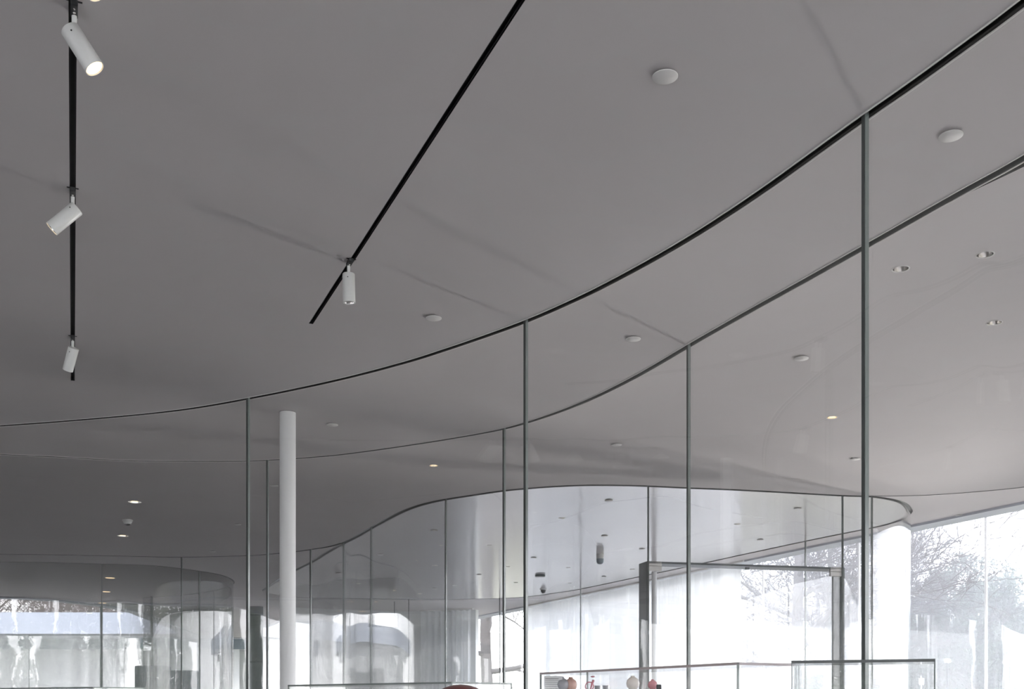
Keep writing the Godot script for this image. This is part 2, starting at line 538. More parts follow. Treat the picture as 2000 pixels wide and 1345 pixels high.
func build_glass_walls() -> void:
	var a := smooth_line([V(-19.8,10.6),V(-13.0,10.3),V(-9.5,10.3)] + [V(-6.250,10.330),V(-4.842,10.071),V(-3.900,9.833),V(-2.981,9.538),V(-2.269,9.166),V(-1.697,8.822),V(-1.226,8.503),V(-0.784,8.157),V(-0.534,7.930),V(-0.220,7.628),V(0.098,7.298),V(0.337,7.005),V(0.578,6.677),V(0.891,6.181),V(1.111,5.778),V(1.296,5.392),V(1.451,5.031),V(1.574,4.744),V(1.687,4.499),V(1.805,4.218),V(1.906,3.965)] + [V(2.17, 3.2), V(2.42, 2.2), V(2.6, 1.0), V(2.7, -1.0), V(2.7, -5.9)])
	var w := glass_wall("wall_gallery", "nearest curved glass wall hung from a black ceiling slot", a, [V(-5.961,10.332),V(-2.269,9.166),V(0.098,7.298),V(1.574,4.744),V(2.42,2.2)], 0.046, M.channel_black, 0.018, -1, 0.0, M.pane)
	beads(w, a, 0.046, 0.007)
	var b := smooth_line([V(-19.8,11.3),V(-13.0,11.0),V(-9.5,10.9)] + [V(-6.552,10.903),V(-5.405,11.243),V(-4.807,11.361),V(-4.213,11.531),V(-3.611,11.556),V(-2.889,11.556),V(-2.424,11.458),V(-1.958,11.314),V(-1.608,11.151),V(-1.042,10.838),V(-0.505,10.501),V(-0.073,10.185),V(0.282,9.779),V(0.664,9.213),V(1.020,8.490),V(1.294,7.804),V(1.554,7.182),V(1.789,6.644),V(2.030,6.083),V(2.192,5.699),V(2.328,5.381),V(2.453,5.102)] + [V(2.75, 4.3), V(3.05, 3.2), V(3.3, 2.0), V(3.5, 0.0), V(3.6, -5.9)])
	w = glass_wall("wall_passage", "second curved glass wall, behind the nearest one", b, [V(-5.873,11.105),V(-2.632,11.501),V(-0.073,10.185),V(1.300,7.791),V(3.05,3.2)], 0.05, M.channel_grey, 0.016, -1, 0.0, M.pane)
	beads(w, b, 0.05, 0.006)
	w = glass_wall("trim_branch_slot", "dark ceiling slot splitting off the second glass wall at right", smooth_line([V(2.262,5.535),V(2.339,5.405),V(2.412,5.281),V(2.481,5.160),V(2.559,5.021),V(2.633,4.890)], 8), [], 0.05, M.channel_grey)
	w.get_node("pane").free()
	var c := smooth_line([V(-5.838,25.037),V(-4.992,22.819),V(-4.313,21.208),V(-3.808,20.104),V(-3.228,18.648),V(-2.769,17.558),V(-2.486,16.953),V(-2.122,16.047),V(-1.753,15.191),V(-1.472,14.577),V(-1.188,14.120),V(-0.860,13.761),V(-0.453,13.453),V(-0.095,13.190),V(0.176,13.063),V(0.498,12.938),V(0.866,12.861),V(1.237,12.861),V(1.644,12.907),V(2.161,13.031),V(2.714,13.126),V(3.595,13.353),V(4.212,13.520),V(4.496,13.554),V(4.683,13.622),V(4.987,13.831),V(5.241,14.157),V(5.475,14.656)], 8)
	far_room = c.duplicate()
	var rear := smooth_line([V(5.475,14.656),V(5.578,15.106),V(5.586,15.451),V(5.490,15.859),V(5.355,16.143),V(5.120,16.640),V(4.818,17.278),V(4.042,19.110),V(3.313,20.880),V(2.622,22.440),V(1.558,24.922),V(0.990,25.752),V(0.510,26.510),V(-0.260,27.040),V(-1.707,27.313),V(-2.758,27.313),V(-4.420,27.040),V(-5.445,26.772),V(-5.909,25.876),V(-5.838,25.037)], 8)
	far_room.append_array(rear)
	glass_wall("wall_far_room", "near glass wall of the bright far room with its rounded end", c, [V(-3.808,20.104),V(-2.769,17.558),V(-2.122,16.047),V(-0.860,13.761),V(1.644,12.907),V(4.212,13.520),V(4.593,13.589)], 0.085, M.channel_grey, 0.012, 5, 3.24)
	glass_wall("wall_far_room_rear", "rear glass wall of the bright far room before the curtains", rear, [V(4.803,17.314),V(1.568,24.897),V(-0.260,27.040),V(-2.718,27.313)], 0.075, M.channel_grey, 0.012)
	glass_wall("wall_left_room", "glass wall running left from the far room", smooth_line([V(-19.9,18.2)] + [V(-11.207,18.648),V(-9.091,18.909),V(-8.211,18.975),V(-6.823,19.177),V(-6.036,19.314),V(-4.777,19.110),V(-4.327,18.909),V(-3.779,18.584),V(-3.473,18.332),V(-3.066,17.967),V(-2.803,17.558)], 8), [V(-3.473,18.332),V(-6.016,19.311)], 0.06, M.channel_grey, 0.016)
	glass_wall("wall_rounded_room", "round-ended greenish glass room beside the courtyard", smooth_line([V(-19.9,19.5)] + [V(-11.861,19.737),V(-9.594,19.956),V(-8.667,20.030),V(-7.790,20.255),V(-7.064,20.408),V(-6.674,20.720),V(-6.258,21.375),V(-6.024,21.984),V(-6.008,22.723),V(-6.123,23.411),V(-6.436,24.251),V(-7.014,25.153),V(-8.078,26.252),V(-9.360,27.040)], 8), [V(-9.594,19.956),V(-7.790,20.255),V(-6.258,21.375),V(-7.014,25.153)], 0.06, M.channel_grey, 0.02, -1, 0.0, M.pane_green)
	glass_wall("wall_right_room", "thin glass wall line ahead of the bright right facade", smooth_line([V(4.285,13.503),V(4.582,13.537),V(4.940,13.520),V(5.213,13.486),V(5.585,13.353),V(5.898,13.190),V(6.235,12.969),V(7.043,12.208)] + [V(8.5, 10.6), V(10.0, 8.0), V(11.0, 3.0), V(11.2, -5.9)], 8), [], 0.04, M.channel_grey)
	# facade panes, straight
	var f := PackedVector2Array()
	var joints := []
	for k in 20:
		var p := facade_at(14.9 + (k - 8) * 2.405)
		if p.y > -5.8 and p.y < 43.4:
			joints.append(p)
	f.append(facade_at(-5.85))
	for p in joints: f.append(p)
	f.append(facade_at(43.4))
	var fw := glass_wall("wall_facade", "tall clear glass facade towards the bright trees", f, joints, 0.05, M.bead_grey, 0.03)
	for o in fw.get_children():
		if String(o.name).begins_with("joint"):
			o.material_override = M.joint_bright
			for edge in o.get_children():
				edge.material_override = M.joint_bright
	glass_wall("wall_back", "unseen glass facade behind the viewer, letting daylight onto the near ceiling", PackedVector2Array([V(-19.9, -5.7), V(-16, -5.7), V(-12, -5.7), V(-8, -5.7), V(-4, -5.7), V(0, -5.7), V(4, -5.7), V(8, -5.7), V(12, -5.7), V(15.0, -5.7)]), [V(-16, -5.7), V(-12, -5.7), V(-8, -5.7), V(-4, -5.7), V(0, -5.7), V(4, -5.7), V(8, -5.7), V(12, -5.7)], 0.05, M.bead_grey, 0.03)  # out of view, placed to let daylight onto the near ceiling
	# courtyard glass
	glass_wall("wall_courtyard", "curved glass wall along the open courtyard", smooth_line([V(-19.9, 25.45), V(-13.2, 26.45), V(-11.9, 27.4), V(-11.15, 28.9), V(-10.95, 31.0), V(-11.4, 34.0), V(-12.4, 41.3)], 8), [V(-16.5, 26.0), V(-11.15, 28.9), V(-11.2, 33.0), V(-12.0, 38.0)], 0.06, M.channel_grey)

# ---------------------------------------------------------------- lighting tracks and spotlights

func track(label: String, from: Vector2, to: Vector2) -> void:
	var d := (to - from).normalized()
	var n := Vector2(-d.y, d.x)
	var half := 0.0145
	cuts.append(PackedVector2Array([from - n * half, to - n * half, to + n * half, from + n * half]))
	var o := thing("light_track", label, "light track", v3(to, CEILING), "recessed light tracks")
	var base := -o.position
	var s := Shape.new()
	var len := from.distance_to(to)
	var b := Basis(Vector3(n.x, 0, -n.y), Vector3.UP, Vector3(d.x, 0, -d.y))
	var mid := v3((from + to) / 2.0, CEILING)
	s.box(mid + Vector3(0, 0.032, 0), Vector3(half * 2.0, 0.004, len), b)
	for e in [-1.0, 1.0]:
		s.box(mid + b * Vector3(e * (half + 0.0015), 0.017, 0), Vector3(0.003, 0.034, len), b)
		s.box(mid + b * Vector3(0, 0.017, e * (len / 2.0 + 0.0015)), Vector3(half * 2.0, 0.034, 0.003), b)
	mesh_node("track_body", s.mesh(), M.black_track, o, base)
	for e in [-1.0, 1.0]:
		s = Shape.new()
		s.box(mid + b * Vector3(e * (half - 0.0045), 0.008, 0), Vector3(0.003, 0.004, len - 0.01), b)
		mesh_node("conductor_rail", s.mesh(), M.adapter_grey, o, base)

func spotlight(label: String, where: Vector2, aim: Vector3, lit: bool, mark := "") -> void:
	var o := thing("track_spotlight", label, "spotlight", v3(where, CEILING), "white track spotlights")
	var d := Vector3(AXIS.x, 0, -AXIS.y)
	var turn := Basis(d.cross(Vector3.UP) * -1.0, Vector3.UP, d)
	var s := Shape.new()
	s.soft_box(turn * Vector3(0, 0, -0.028) + Vector3(0, -0.0115, 0), Vector3(0.026, 0.022, 0.085), 0.002, turn)
	var ad := mesh_node("adapter", s.mesh(), M.adapter_grey, o)
	s = Shape.new()
	s.box(turn * Vector3(0, -0.006, -0.066), Vector3(0.056, 0.003, 0.007), turn)
	mesh_node("clip", s.mesh(), M.screw_black, ad)
	s = Shape.new()
	s.lathe([Vector2(0.0, -0.0245), Vector2(0.005, -0.0245), Vector2(0.005, -0.021)], 12, turn * Vector3(0, 0, -0.022))
	mesh_node("dial", s.mesh(), M.plate_white, ad)
	if mark:
		var t := TextMesh.new()
		t.text = mark
		t.font_size = 12
		t.pixel_size = 0.0011
		t.depth = 0.001
		var tn := mesh_node("number", t, M.plate_white, ad, turn * Vector3(0, -0.0232, -0.045))
		tn.basis = Basis(Vector3.RIGHT, PI / 2.0)
	s = Shape.new()
	s.lathe([Vector2(0.0, -0.092), Vector2(0.009, -0.092), Vector2(0.0095, -0.088), Vector2(0.0095, -0.0226), Vector2(0.0, -0.0226)], 16)
	mesh_node("stem", s.mesh(), M.lamp_white, o)
	# the cylinder: pivots near its upper end
	var y := -aim.normalized()
	var x := y.cross(Vector3(0.3, 0.1, 0.94)).normalized()
	var b := Basis(x, y, x.cross(y))
	var pivot := Vector3(0, -0.098, 0) - y * 0.055
	s = Shape.new()
	var r := 0.0365
	var h := 0.085
	s.lathe([Vector2(0.0, h), Vector2(r - 0.003, h), Vector2(r, h - 0.003), Vector2(r, -h), Vector2(r - 0.002, -h), Vector2(r - 0.002, h - 0.02)], 32, pivot, b)
	var head := mesh_node("lamp_housing", s.mesh(), M.lamp_white, o)
	s = Shape.new()
	s.lathe([Vector2(0.006, -0.015), Vector2(0.017, -0.022), Vector2(0.026, -0.036), Vector2(r - 0.003, -h + 0.004)], 28, pivot, b, true)
	mesh_node("reflector", s.mesh(), M.reflector, head)
	s = Shape.new()
	s.lathe([Vector2(0.0, -0.074), Vector2(0.018, -0.0735), Vector2(0.0335, -0.070)], 20, pivot, b, true)
	mesh_node("bulb", s.mesh(), M.lamp_glow if lit else M.plate_white, head)
	s = Shape.new()
	var side := (Vector3(0, 1, 0) - y * y.dot(Vector3.UP))
	side = (Vector3(-pivot.x, 0.2, 1.0) - y * y.dot(Vector3(-pivot.x, 0.2, 1.0))).normalized()
	s.lathe([Vector2(0.0, 0.001), Vector2(0.0032, 0.001), Vector2(0.0032, -0.002)], 10, pivot + y * 0.055 + side * r, Basis(side.cross(y), side, y))
	mesh_node("screw", s.mesh(), M.screw_black, head)
	if lit:
		var l := SpotLight3D.new()
		l.name = "lamp_light"
		l.position = pivot - y * 0.080
		l.light_color = Color(1.0, 0.87, 0.68)
		l.light_energy = 0.35
		l.light_size = 0.02
		l.spot_angle = 24.0
		l.spot_angle_attenuation = 0.6
		l.spot_range = 12.0
		l.spot_attenuation = 2.0
		l.shadow_enabled = true
		o.add_child(l)
		l.basis = Basis.looking_at(aim.normalized(), Vector3(0.3, 0.1, 0.94))

func build_tracks() -> void:
	track("long black track slot at left carrying the angled white spotlights", Vector2(-0.619, 1.500), Vector2(-3.569, 8.653))
	track("long diagonal black track slot carrying one vertical white spotlight", Vector2(1.061, 1.500), Vector2(-1.388, 7.348))
	spotlight("white cylinder spotlight at top left with glowing mouth aimed down right", V(-1.649,4.012), Vector3(0.533,-0.844,-0.050), true, "3")
	spotlight("white spotlight cut by the top edge, only its glowing rim showing", V(-1.471,3.579), Vector3(0.535,-0.840,-0.091), true, "")
	spotlight("white cylinder spotlight on the left track tilted down to the left", V(-2.249,5.452), Vector3(-0.711,-0.689,0.139), true, "")
	spotlight("small white spotlight near the far end of the left track", V(-3.151,7.638), Vector3(-0.413,-0.828,-0.379), false, "")
	spotlight("white spotlight hanging straight down from the diagonal track", V(-0.969,6.318), Vector3(0.02,-1.0,-0.05), false, "")

# ---------------------------------------------------------------- small fittings in the ceiling

func cover_plate(label: String, where: Vector2, group := "") -> void:
	var o := thing("sprinkler_cover_plate", label, "sprinkler plate", v3(where, CEILING), "round sprinkler cover plates")
	var s := Shape.new()
	var r := 0.0535
	s.lathe([Vector2(0.0, -0.0105), Vector2(r - 0.001, -0.0105), Vector2(r, -0.0095), Vector2(r, -0.0065), Vector2(0.0, -0.0065)], 36)
	mesh_node("plate", s.mesh(), M.plate_white, o)
	s = Shape.new()
	s.lathe([Vector2(0.036, -0.0066), Vector2(0.036, 0.0)], 24)
	mesh_node("cup", s.mesh(), M.channel_grey, o)

func downlight(label: String, where: Vector2, lit := false, r := 0.047, face := 0.8) -> void:
	var o := thing("recessed_downlight", label, "downlight", v3(where, CEILING), "recessed round downlights")
	var hole := PackedVector2Array()
	for k in 28:
		hole.append(where + Vector2.from_angle(TAU * k / 28) * r)
	cuts.append(hole)
	cut_depths.append(where.y)
	var s := Shape.new()
	s.lathe([Vector2(r, 0.004), Vector2(r - 0.001, -0.002), Vector2(r + 0.004, -0.003), Vector2(r + 0.0065, 0.0)], 32)
	mesh_node("trim_ring", s.mesh(), M.plate_white, o)
	s = Shape.new()
	s.lathe([Vector2(r, 0.0), Vector2(r * 0.95, 0.03), Vector2(r * 0.82, 0.06), Vector2(r * 0.55, 0.085)], 32, Vector3.ZERO, Basis(), true)
	mesh_node("reflector", s.mesh(), M.reflector, o)
	s = Shape.new()
	var drop := -0.005 if r > 0.1 else (0.002 if r > 0.06 else 0.012)
	s.lathe([Vector2(0.0, drop), Vector2(r * face, drop + 0.001)] if lit else [Vector2(0.0, 0.080), Vector2(r * 0.6, 0.082)], 24)
	mesh_node("lamp_face", s.mesh(), M.lamp_glow if lit else M.detector_dark, o)
	if lit:
		var l := SpotLight3D.new()
		l.name = "lamp_light"
		l.position = Vector3(0, drop - 0.006, 0)
		l.rotation.x = -PI / 2.0
		l.light_color = Color(1.0, 0.87, 0.68)
		l.light_energy = 0.3
		l.light_size = 0.02
		l.spot_angle = 32.0
		l.spot_range = 12.0
		l.spot_attenuation = 2.0
		l.shadow_enabled = true
		o.add_child(l)

func build_ceiling_fittings() -> void:
	cover_plate("largest round white plate, high on the near ceiling between the slots", V(0.636,4.426))
	cover_plate("round white plate at the upper right between the two glass walls", V(2.015,4.890))
	cover_plate("round plate on the near ceiling right of the diagonal track's end", V(-0.531,7.220))
	cover_plate("round plate between the two glass walls, below the first curve", V(0.870,7.638))
	cover_plate("round plate just right of the white column's head", V(-1.690,10.015))
	cover_plate("round plate on the right ceiling beyond the second glass wall", V(2.193,8.072))
	cover_plate("faint round plate beside the light streaks right of centre", V(1.059,10.794))
	cover_plate("small round plate just left of the big right joint", V(3.683,11.433))
	cover_plate("small dark-edged round plate left of the white column", V(-2.872,12.846))
	cover_plate("small round plate inside the far room just under its curved edge", V(1.254,13.796))
	cover_plate("small round plate in the far room left of the dome sensor", V(1.457,16.743))
	cover_plate("small dark-edged plate right of the tall centre joint", V(0.390,19.314))
	cover_plate("small round plate in the far room near its left joint", V(-1.183,16.192))
	cover_plate("small plate in the far room between its left joints", V(-0.674,21.895))
	cover_plate("small round plate in the far room right of the door joint", V(3.859,14.383))
	cover_plate("small round plate above the door head in the far room", V(4.003,17.168))
	cover_plate("small plate left of the door's left jamb", V(2.224,18.209))
	cover_plate("tiny plate near the far room's rear glass line", V(-1.785,24.582))
	cover_plate("tiny plate close before the rear glass line left of the curtain", V(1.926,22.255))
	cover_plate("faint plate on the pale ceiling strip above the right facade", V(6.260,14.898))
	cover_plate("tiny dark-edged plate on the dark ceiling left of the column", V(-4.039,15.675))
	cover_plate("tiny dark plate above the round-ended glass room", V(-5.209,18.521))
	cover_plate("tiny plate in the far room near its left corner", V(-3.526,21.632))
	cover_plate("tiny plate in the far room, right of its left corner", V(-2.336,18.909))
	downlight("steel downlight at right, left one of the nearest pair", V(2.341,6.415), false)
	downlight("steel downlight at right, right one of the nearest pair", V(2.758,6.209), false)
	downlight("steel downlight at right, below the nearest pair", V(3.319,7.328), false)
	downlight("warmly lit downlight left of the big right joint", V(2.939,9.779), true)
	downlight("white-lit downlight among the light streaks at centre", V(-0.867,11.782), true)
	downlight("downlight in the far room right of the tall centre joint", V(0.706,15.148), false)
	downlight("downlight in the far room between the left and centre joints", V(-0.376,17.789), false)
	downlight("downlight in the far room beside the left joint", V(-1.487,20.485), false)
	downlight("small downlight in the far room below the left joint's one", V(-1.294,24.036), false)
	downlight("downlight in the far room touching the second centre joint", V(-0.079,20.641), false)
	downlight("tiny downlight in the far room left of the tall centre joint", V(0.090,23.411), false)
	downlight("downlight in the far room left of the dome sensor", V(1.100,20.800), false)
	downlight("tiny downlight right of the security camera", V(1.277,23.513), false)
	downlight("larger downlight in the far room left of the tall second joint", V(3.316,15.675), false)
	downlight("downlight in the far room beside the door's left jamb", V(2.377,21.043), false)
	downlight("lit downlight on the dark ceiling at left, nearest of its row", V(-4.939,13.938), true, 0.085, 0.5)
	downlight("lit downlight on the dark ceiling under the smoke detector", V(-6.137,16.795), true, 0.085, 0.5)
	downlight("brightest lit downlight above the courtyard, first of four", V(-8.504,22.533), true, 0.105, 0.95)
	downlight("lit downlight above the courtyard, second of four", V(-9.680,25.390), true, 0.105, 0.95)
	downlight("lit downlight above the courtyard, third of four", V(-10.890,28.314), true, 0.105, 0.95)
	downlight("tiny lit downlight in the far room's left part", V(-3.406,23.616), true)
	downlight("tiny lit downlight left of the far room's left joint", V(-2.239,25.876), true)
	# sensors and cameras
	var o := thing("smoke_detector", "stepped cone-shaped smoke detector on the dark left ceiling", "smoke detector", v3(Vector2(-5.531, 15.320), CEILING))
	var s := Shape.new()
	s.lathe([Vector2(0.074, 0.0), Vector2(0.074, -0.018), Vector2(0.070, -0.022)], 28)
	mesh_node("base", s.mesh(), M.detector, o)
	s = Shape.new()
	s.lathe([Vector2(0.062, -0.022), Vector2(0.062, -0.026), Vector2(0.050, -0.055), Vector2(0.042, -0.060)], 28)
	mesh_node("housing", s.mesh(), M.detector, o)
	s = Shape.new()
	s.lathe([Vector2(0.042, -0.058), Vector2(0.036, -0.074), Vector2(0.018, -0.080), Vector2(0.0, -0.081)], 24)
	mesh_node("sensor_cap", s.mesh(), M.detector_dark, o)
	o = thing("dome_sensor", "grey rounded dome sensor hanging under the bright far ceiling", "sensor", v3(Vector2(1.558, 18.843), CEILING))
	s = Shape.new()
	s.lathe([Vector2(0.066, 0.0), Vector2(0.066, -0.09)], 28)
	mesh_node("housing", s.mesh(), M.detector, o)
	s = Shape.new()
	s.lathe([Vector2(0.066, -0.09), Vector2(0.065, -0.13), Vector2(0.056, -0.165), Vector2(0.034, -0.182), Vector2(0.0, -0.188)], 28)
	mesh_node("dome", s.mesh(), M.cabinet_blue, o)
	o = thing("ceiling_sensor_disc", "flat grey disc on the far ceiling beside a glass joint", "sensor", v3(Vector2(0.581, 21.984), CEILING))
	s = Shape.new()
	s.lathe([Vector2(0.10, 0.0), Vector2(0.105, -0.03), Vector2(0.09, -0.042)], 28)
	mesh_node("housing", s.mesh(), M.duct_dark, o)
	s = Shape.new()
	s.lathe([Vector2(0.09, -0.042), Vector2(0.05, -0.05), Vector2(0.0, -0.052)], 28)
	mesh_node("cover", s.mesh(), M.detector, o)
	o = thing("security_camera", "small dark dome camera on a white plate below the grey disc", "security camera", v3(Vector2(0.728, 24.807), CEILING))
	s = Shape.new()
	s.lathe([Vector2(0.085, 0.0), Vector2(0.085, -0.008), Vector2(0.058, -0.022)], 28)
	mesh_node("mount_plate", s.mesh(), M.detector, o)
	s = Shape.new()
	s.lathe([Vector2(0.056, -0.02), Vector2(0.056, -0.05), Vector2(0.045, -0.08), Vector2(0.022, -0.098), Vector2(0.0, -0.102)], 24)
	mesh_node("dome", s.mesh(), M.detector_dark, o)

func build_columns() -> void:
	var o := thing("column", "slender white round column behind the first glass wall", "column", v3(Vector2(-2.023, 9.606), 0))
	var s := Shape.new()
	s.lathe([Vector2(0.0715, 0.0), Vector2(0.0715, CEILING)], 48)
	mesh_node("shaft", s.mesh(), M.white_paint, o)
	s = Shape.new()
	s.lathe([Vector2(0.0735, CEILING - 0.004), Vector2(0.0735, CEILING)], 48)
	mesh_node("collar", s.mesh(), M.channel_grey, o)
	o = thing("column", "thin pale column behind the glass door's left jamb", "column", v3(V(2.87, 21.5), 0))
	s = Shape.new()
	s.lathe([Vector2(0.052, 0.0), Vector2(0.052, CEILING)], 32)
	mesh_node("shaft", s.mesh(), M.white_paint, o)

# ---------------------------------------------------------------- the glass doors of the far room

func build_doors() -> void:
	var a := Vector2(1.644, 12.907)
	var b := Vector2(4.212, 13.520)
	var d := (b - a).normalized()
	var n := Vector2(-d.y, d.x)                # away from the viewer
	var width := a.distance_to(b)
	var t := Basis(Vector3(d.x, 0, -d.y), Vector3.UP, Vector3(-n.x, 0, n.y))
	var o := thing("door_1", "tall grey steel portal with a pair of frameless glass doors", "door", v3((a + b) / 2.0, 0), "", "structure")
	var top := 3.24
	var deep := 0.27
	for e in [-1.0, 1.0]:
		var s := Shape.new()
		s.box(t * Vector3(e * width / 2.0, top / 2.0, -deep / 2.0), Vector3(0.024, top, deep), t)
		mesh_node("jamb", s.mesh(), M.frame_steel, o)
	var s2 := Shape.new()
	s2.box(t * Vector3(0, top - 0.012, -deep / 2.0), Vector3(width - 0.024, 0.024, deep), t)
	mesh_node("head_plate", s2.mesh(), M.frame_steel, o)
	var leaf_w := width / 2.0 - 0.03
	for e in [-1.0, 1.0]:
		s2 = Shape.new()
		s2.box(t * Vector3(e * (leaf_w / 2.0 + 0.006), 1.6, -0.02), Vector3(leaf_w, 3.16, 0.014), t)
		var leaf := mesh_node("door_leaf", s2.mesh(), M.case_glass, o)
		s2 = Shape.new()
		s2.soft_box(t * Vector3(e * (width / 2.0 - 0.10), top - 0.085, -0.02), Vector3(0.17, 0.055, 0.04), 0.003, t)
		mesh_node("hinge", s2.mesh(), M.hinge_grey, leaf)
		s2 = Shape.new()
		s2.soft_box(t * Vector3(e * (width / 2.0 - 0.10), 0.06, -0.02), Vector3(0.17, 0.055, 0.04), 0.003, t)
		mesh_node("hinge", s2.mesh(), M.hinge_grey, leaf)
		s2 = Shape.new()
		s2.tube([v3(V(0, 0), 0) + t * Vector3(e * 0.09, 0.85, 0.03), t * Vector3(e * 0.09, 1.25, 0.03)], [0.012, 0.012], 10)
		mesh_node("pull_handle", s2.mesh(), M.steel, leaf)
		s2 = Shape.new()
		s2.soft_box(t * Vector3(e * (width / 2.0 - 0.10), top - 0.025, -0.02), Vector3(0.17, 0.055, 0.04), 0.003, t)
		mesh_node("hinge_block", s2.mesh(), M.hinge_grey, o)
	s2 = Shape.new()
	s2.soft_box(t * Vector3(0, top - 0.045, -0.02), Vector3(0.05, 0.03, 0.03), 0.003, t)
	mesh_node("door_stop", s2.mesh(), M.frame_steel, o)

# ---------------------------------------------------------------- curtains

func curtain(label: String, from: Vector2, to: Vector2, top: float, pleat: float, swing: float, seed_value: int) -> void:
	var d := (to - from).normalized()
	var n := Vector2(-d.y, d.x)
	var len := from.distance_to(to)
	var o := thing("curtain", label, "curtain", v3((from + to) / 2.0, 0), "white floor-length curtains")
	var base := -o.position
	var rng := RandomNumberGenerator.new()
	rng.seed = seed_value
	var count := int(len / pleat) * 8
	var rows := [0.02, 1.2, 2.6, top - 0.10, top]
	var grid := []
	var phase := 0.0
	var amp := 1.0
	var pts := []
	for k in count + 1:
		phase += TAU / 8.0 * (0.75 + 0.5 * sin(k * 0.037 + seed_value))
		amp = lerpf(amp, rng.randf_range(0.4, 1.3), 0.15)
		pts.append([len * k / count, sin(phase) * amp])
	for y in rows:
		var row := []
		var spread: float = 1.0 if y < top - 0.05 else 0.6
		for q in pts:
			row.append(v3(from + d * q[0] + n * q[1] * swing * spread, y) + Vector3(0, (0.02 * q[1] if y == top else 0.0), 0))
		grid.append(row)
	var s := Shape.new()
	for j in rows.size() - 1:
		for k in count:
			var nn := func(i: int) -> Vector3:
				var u: Vector3 = grid[j][mini(i + 1, count)] - grid[j][maxi(i - 1, 0)]
				return u.cross(Vector3.UP).normalized()
			s.squad(grid[j][k], grid[j][k + 1], grid[j + 1][k + 1], grid[j + 1][k], nn.call(k), nn.call(k + 1), nn.call(k + 1), nn.call(k))
	mesh_node("cloth", s.mesh(), M.curtain, o, base)
	s = Shape.new()
	var b := Basis(Vector3(d.x, 0, -d.y), Vector3.UP, Vector3(-n.x, 0, n.y))
	s.box(v3((from + to) / 2.0, CEILING - 0.015), Vector3(len + 0.1, 0.03, 0.05), b)
	mesh_node("rail", s.mesh(), M.plate_white, o, base)

func build_curtains() -> void:
	var inward := Vector2(-0.9245, -0.3813) * 0.35
	curtain("long white pleated curtain drawn along the far facade, behind the glass doors", facade_at(29.3) + inward, facade_at(19.85) + inward, CEILING - 0.07, 0.22, 0.05, 4)
	curtain("white curtain folded against the pale wall at the far end", V(-1.15, 30.0), V(-2.6, 30.6), CEILING - 0.05, 0.2, 0.05, 7)

# ---------------------------------------------------------------- far rooms and the courtyard

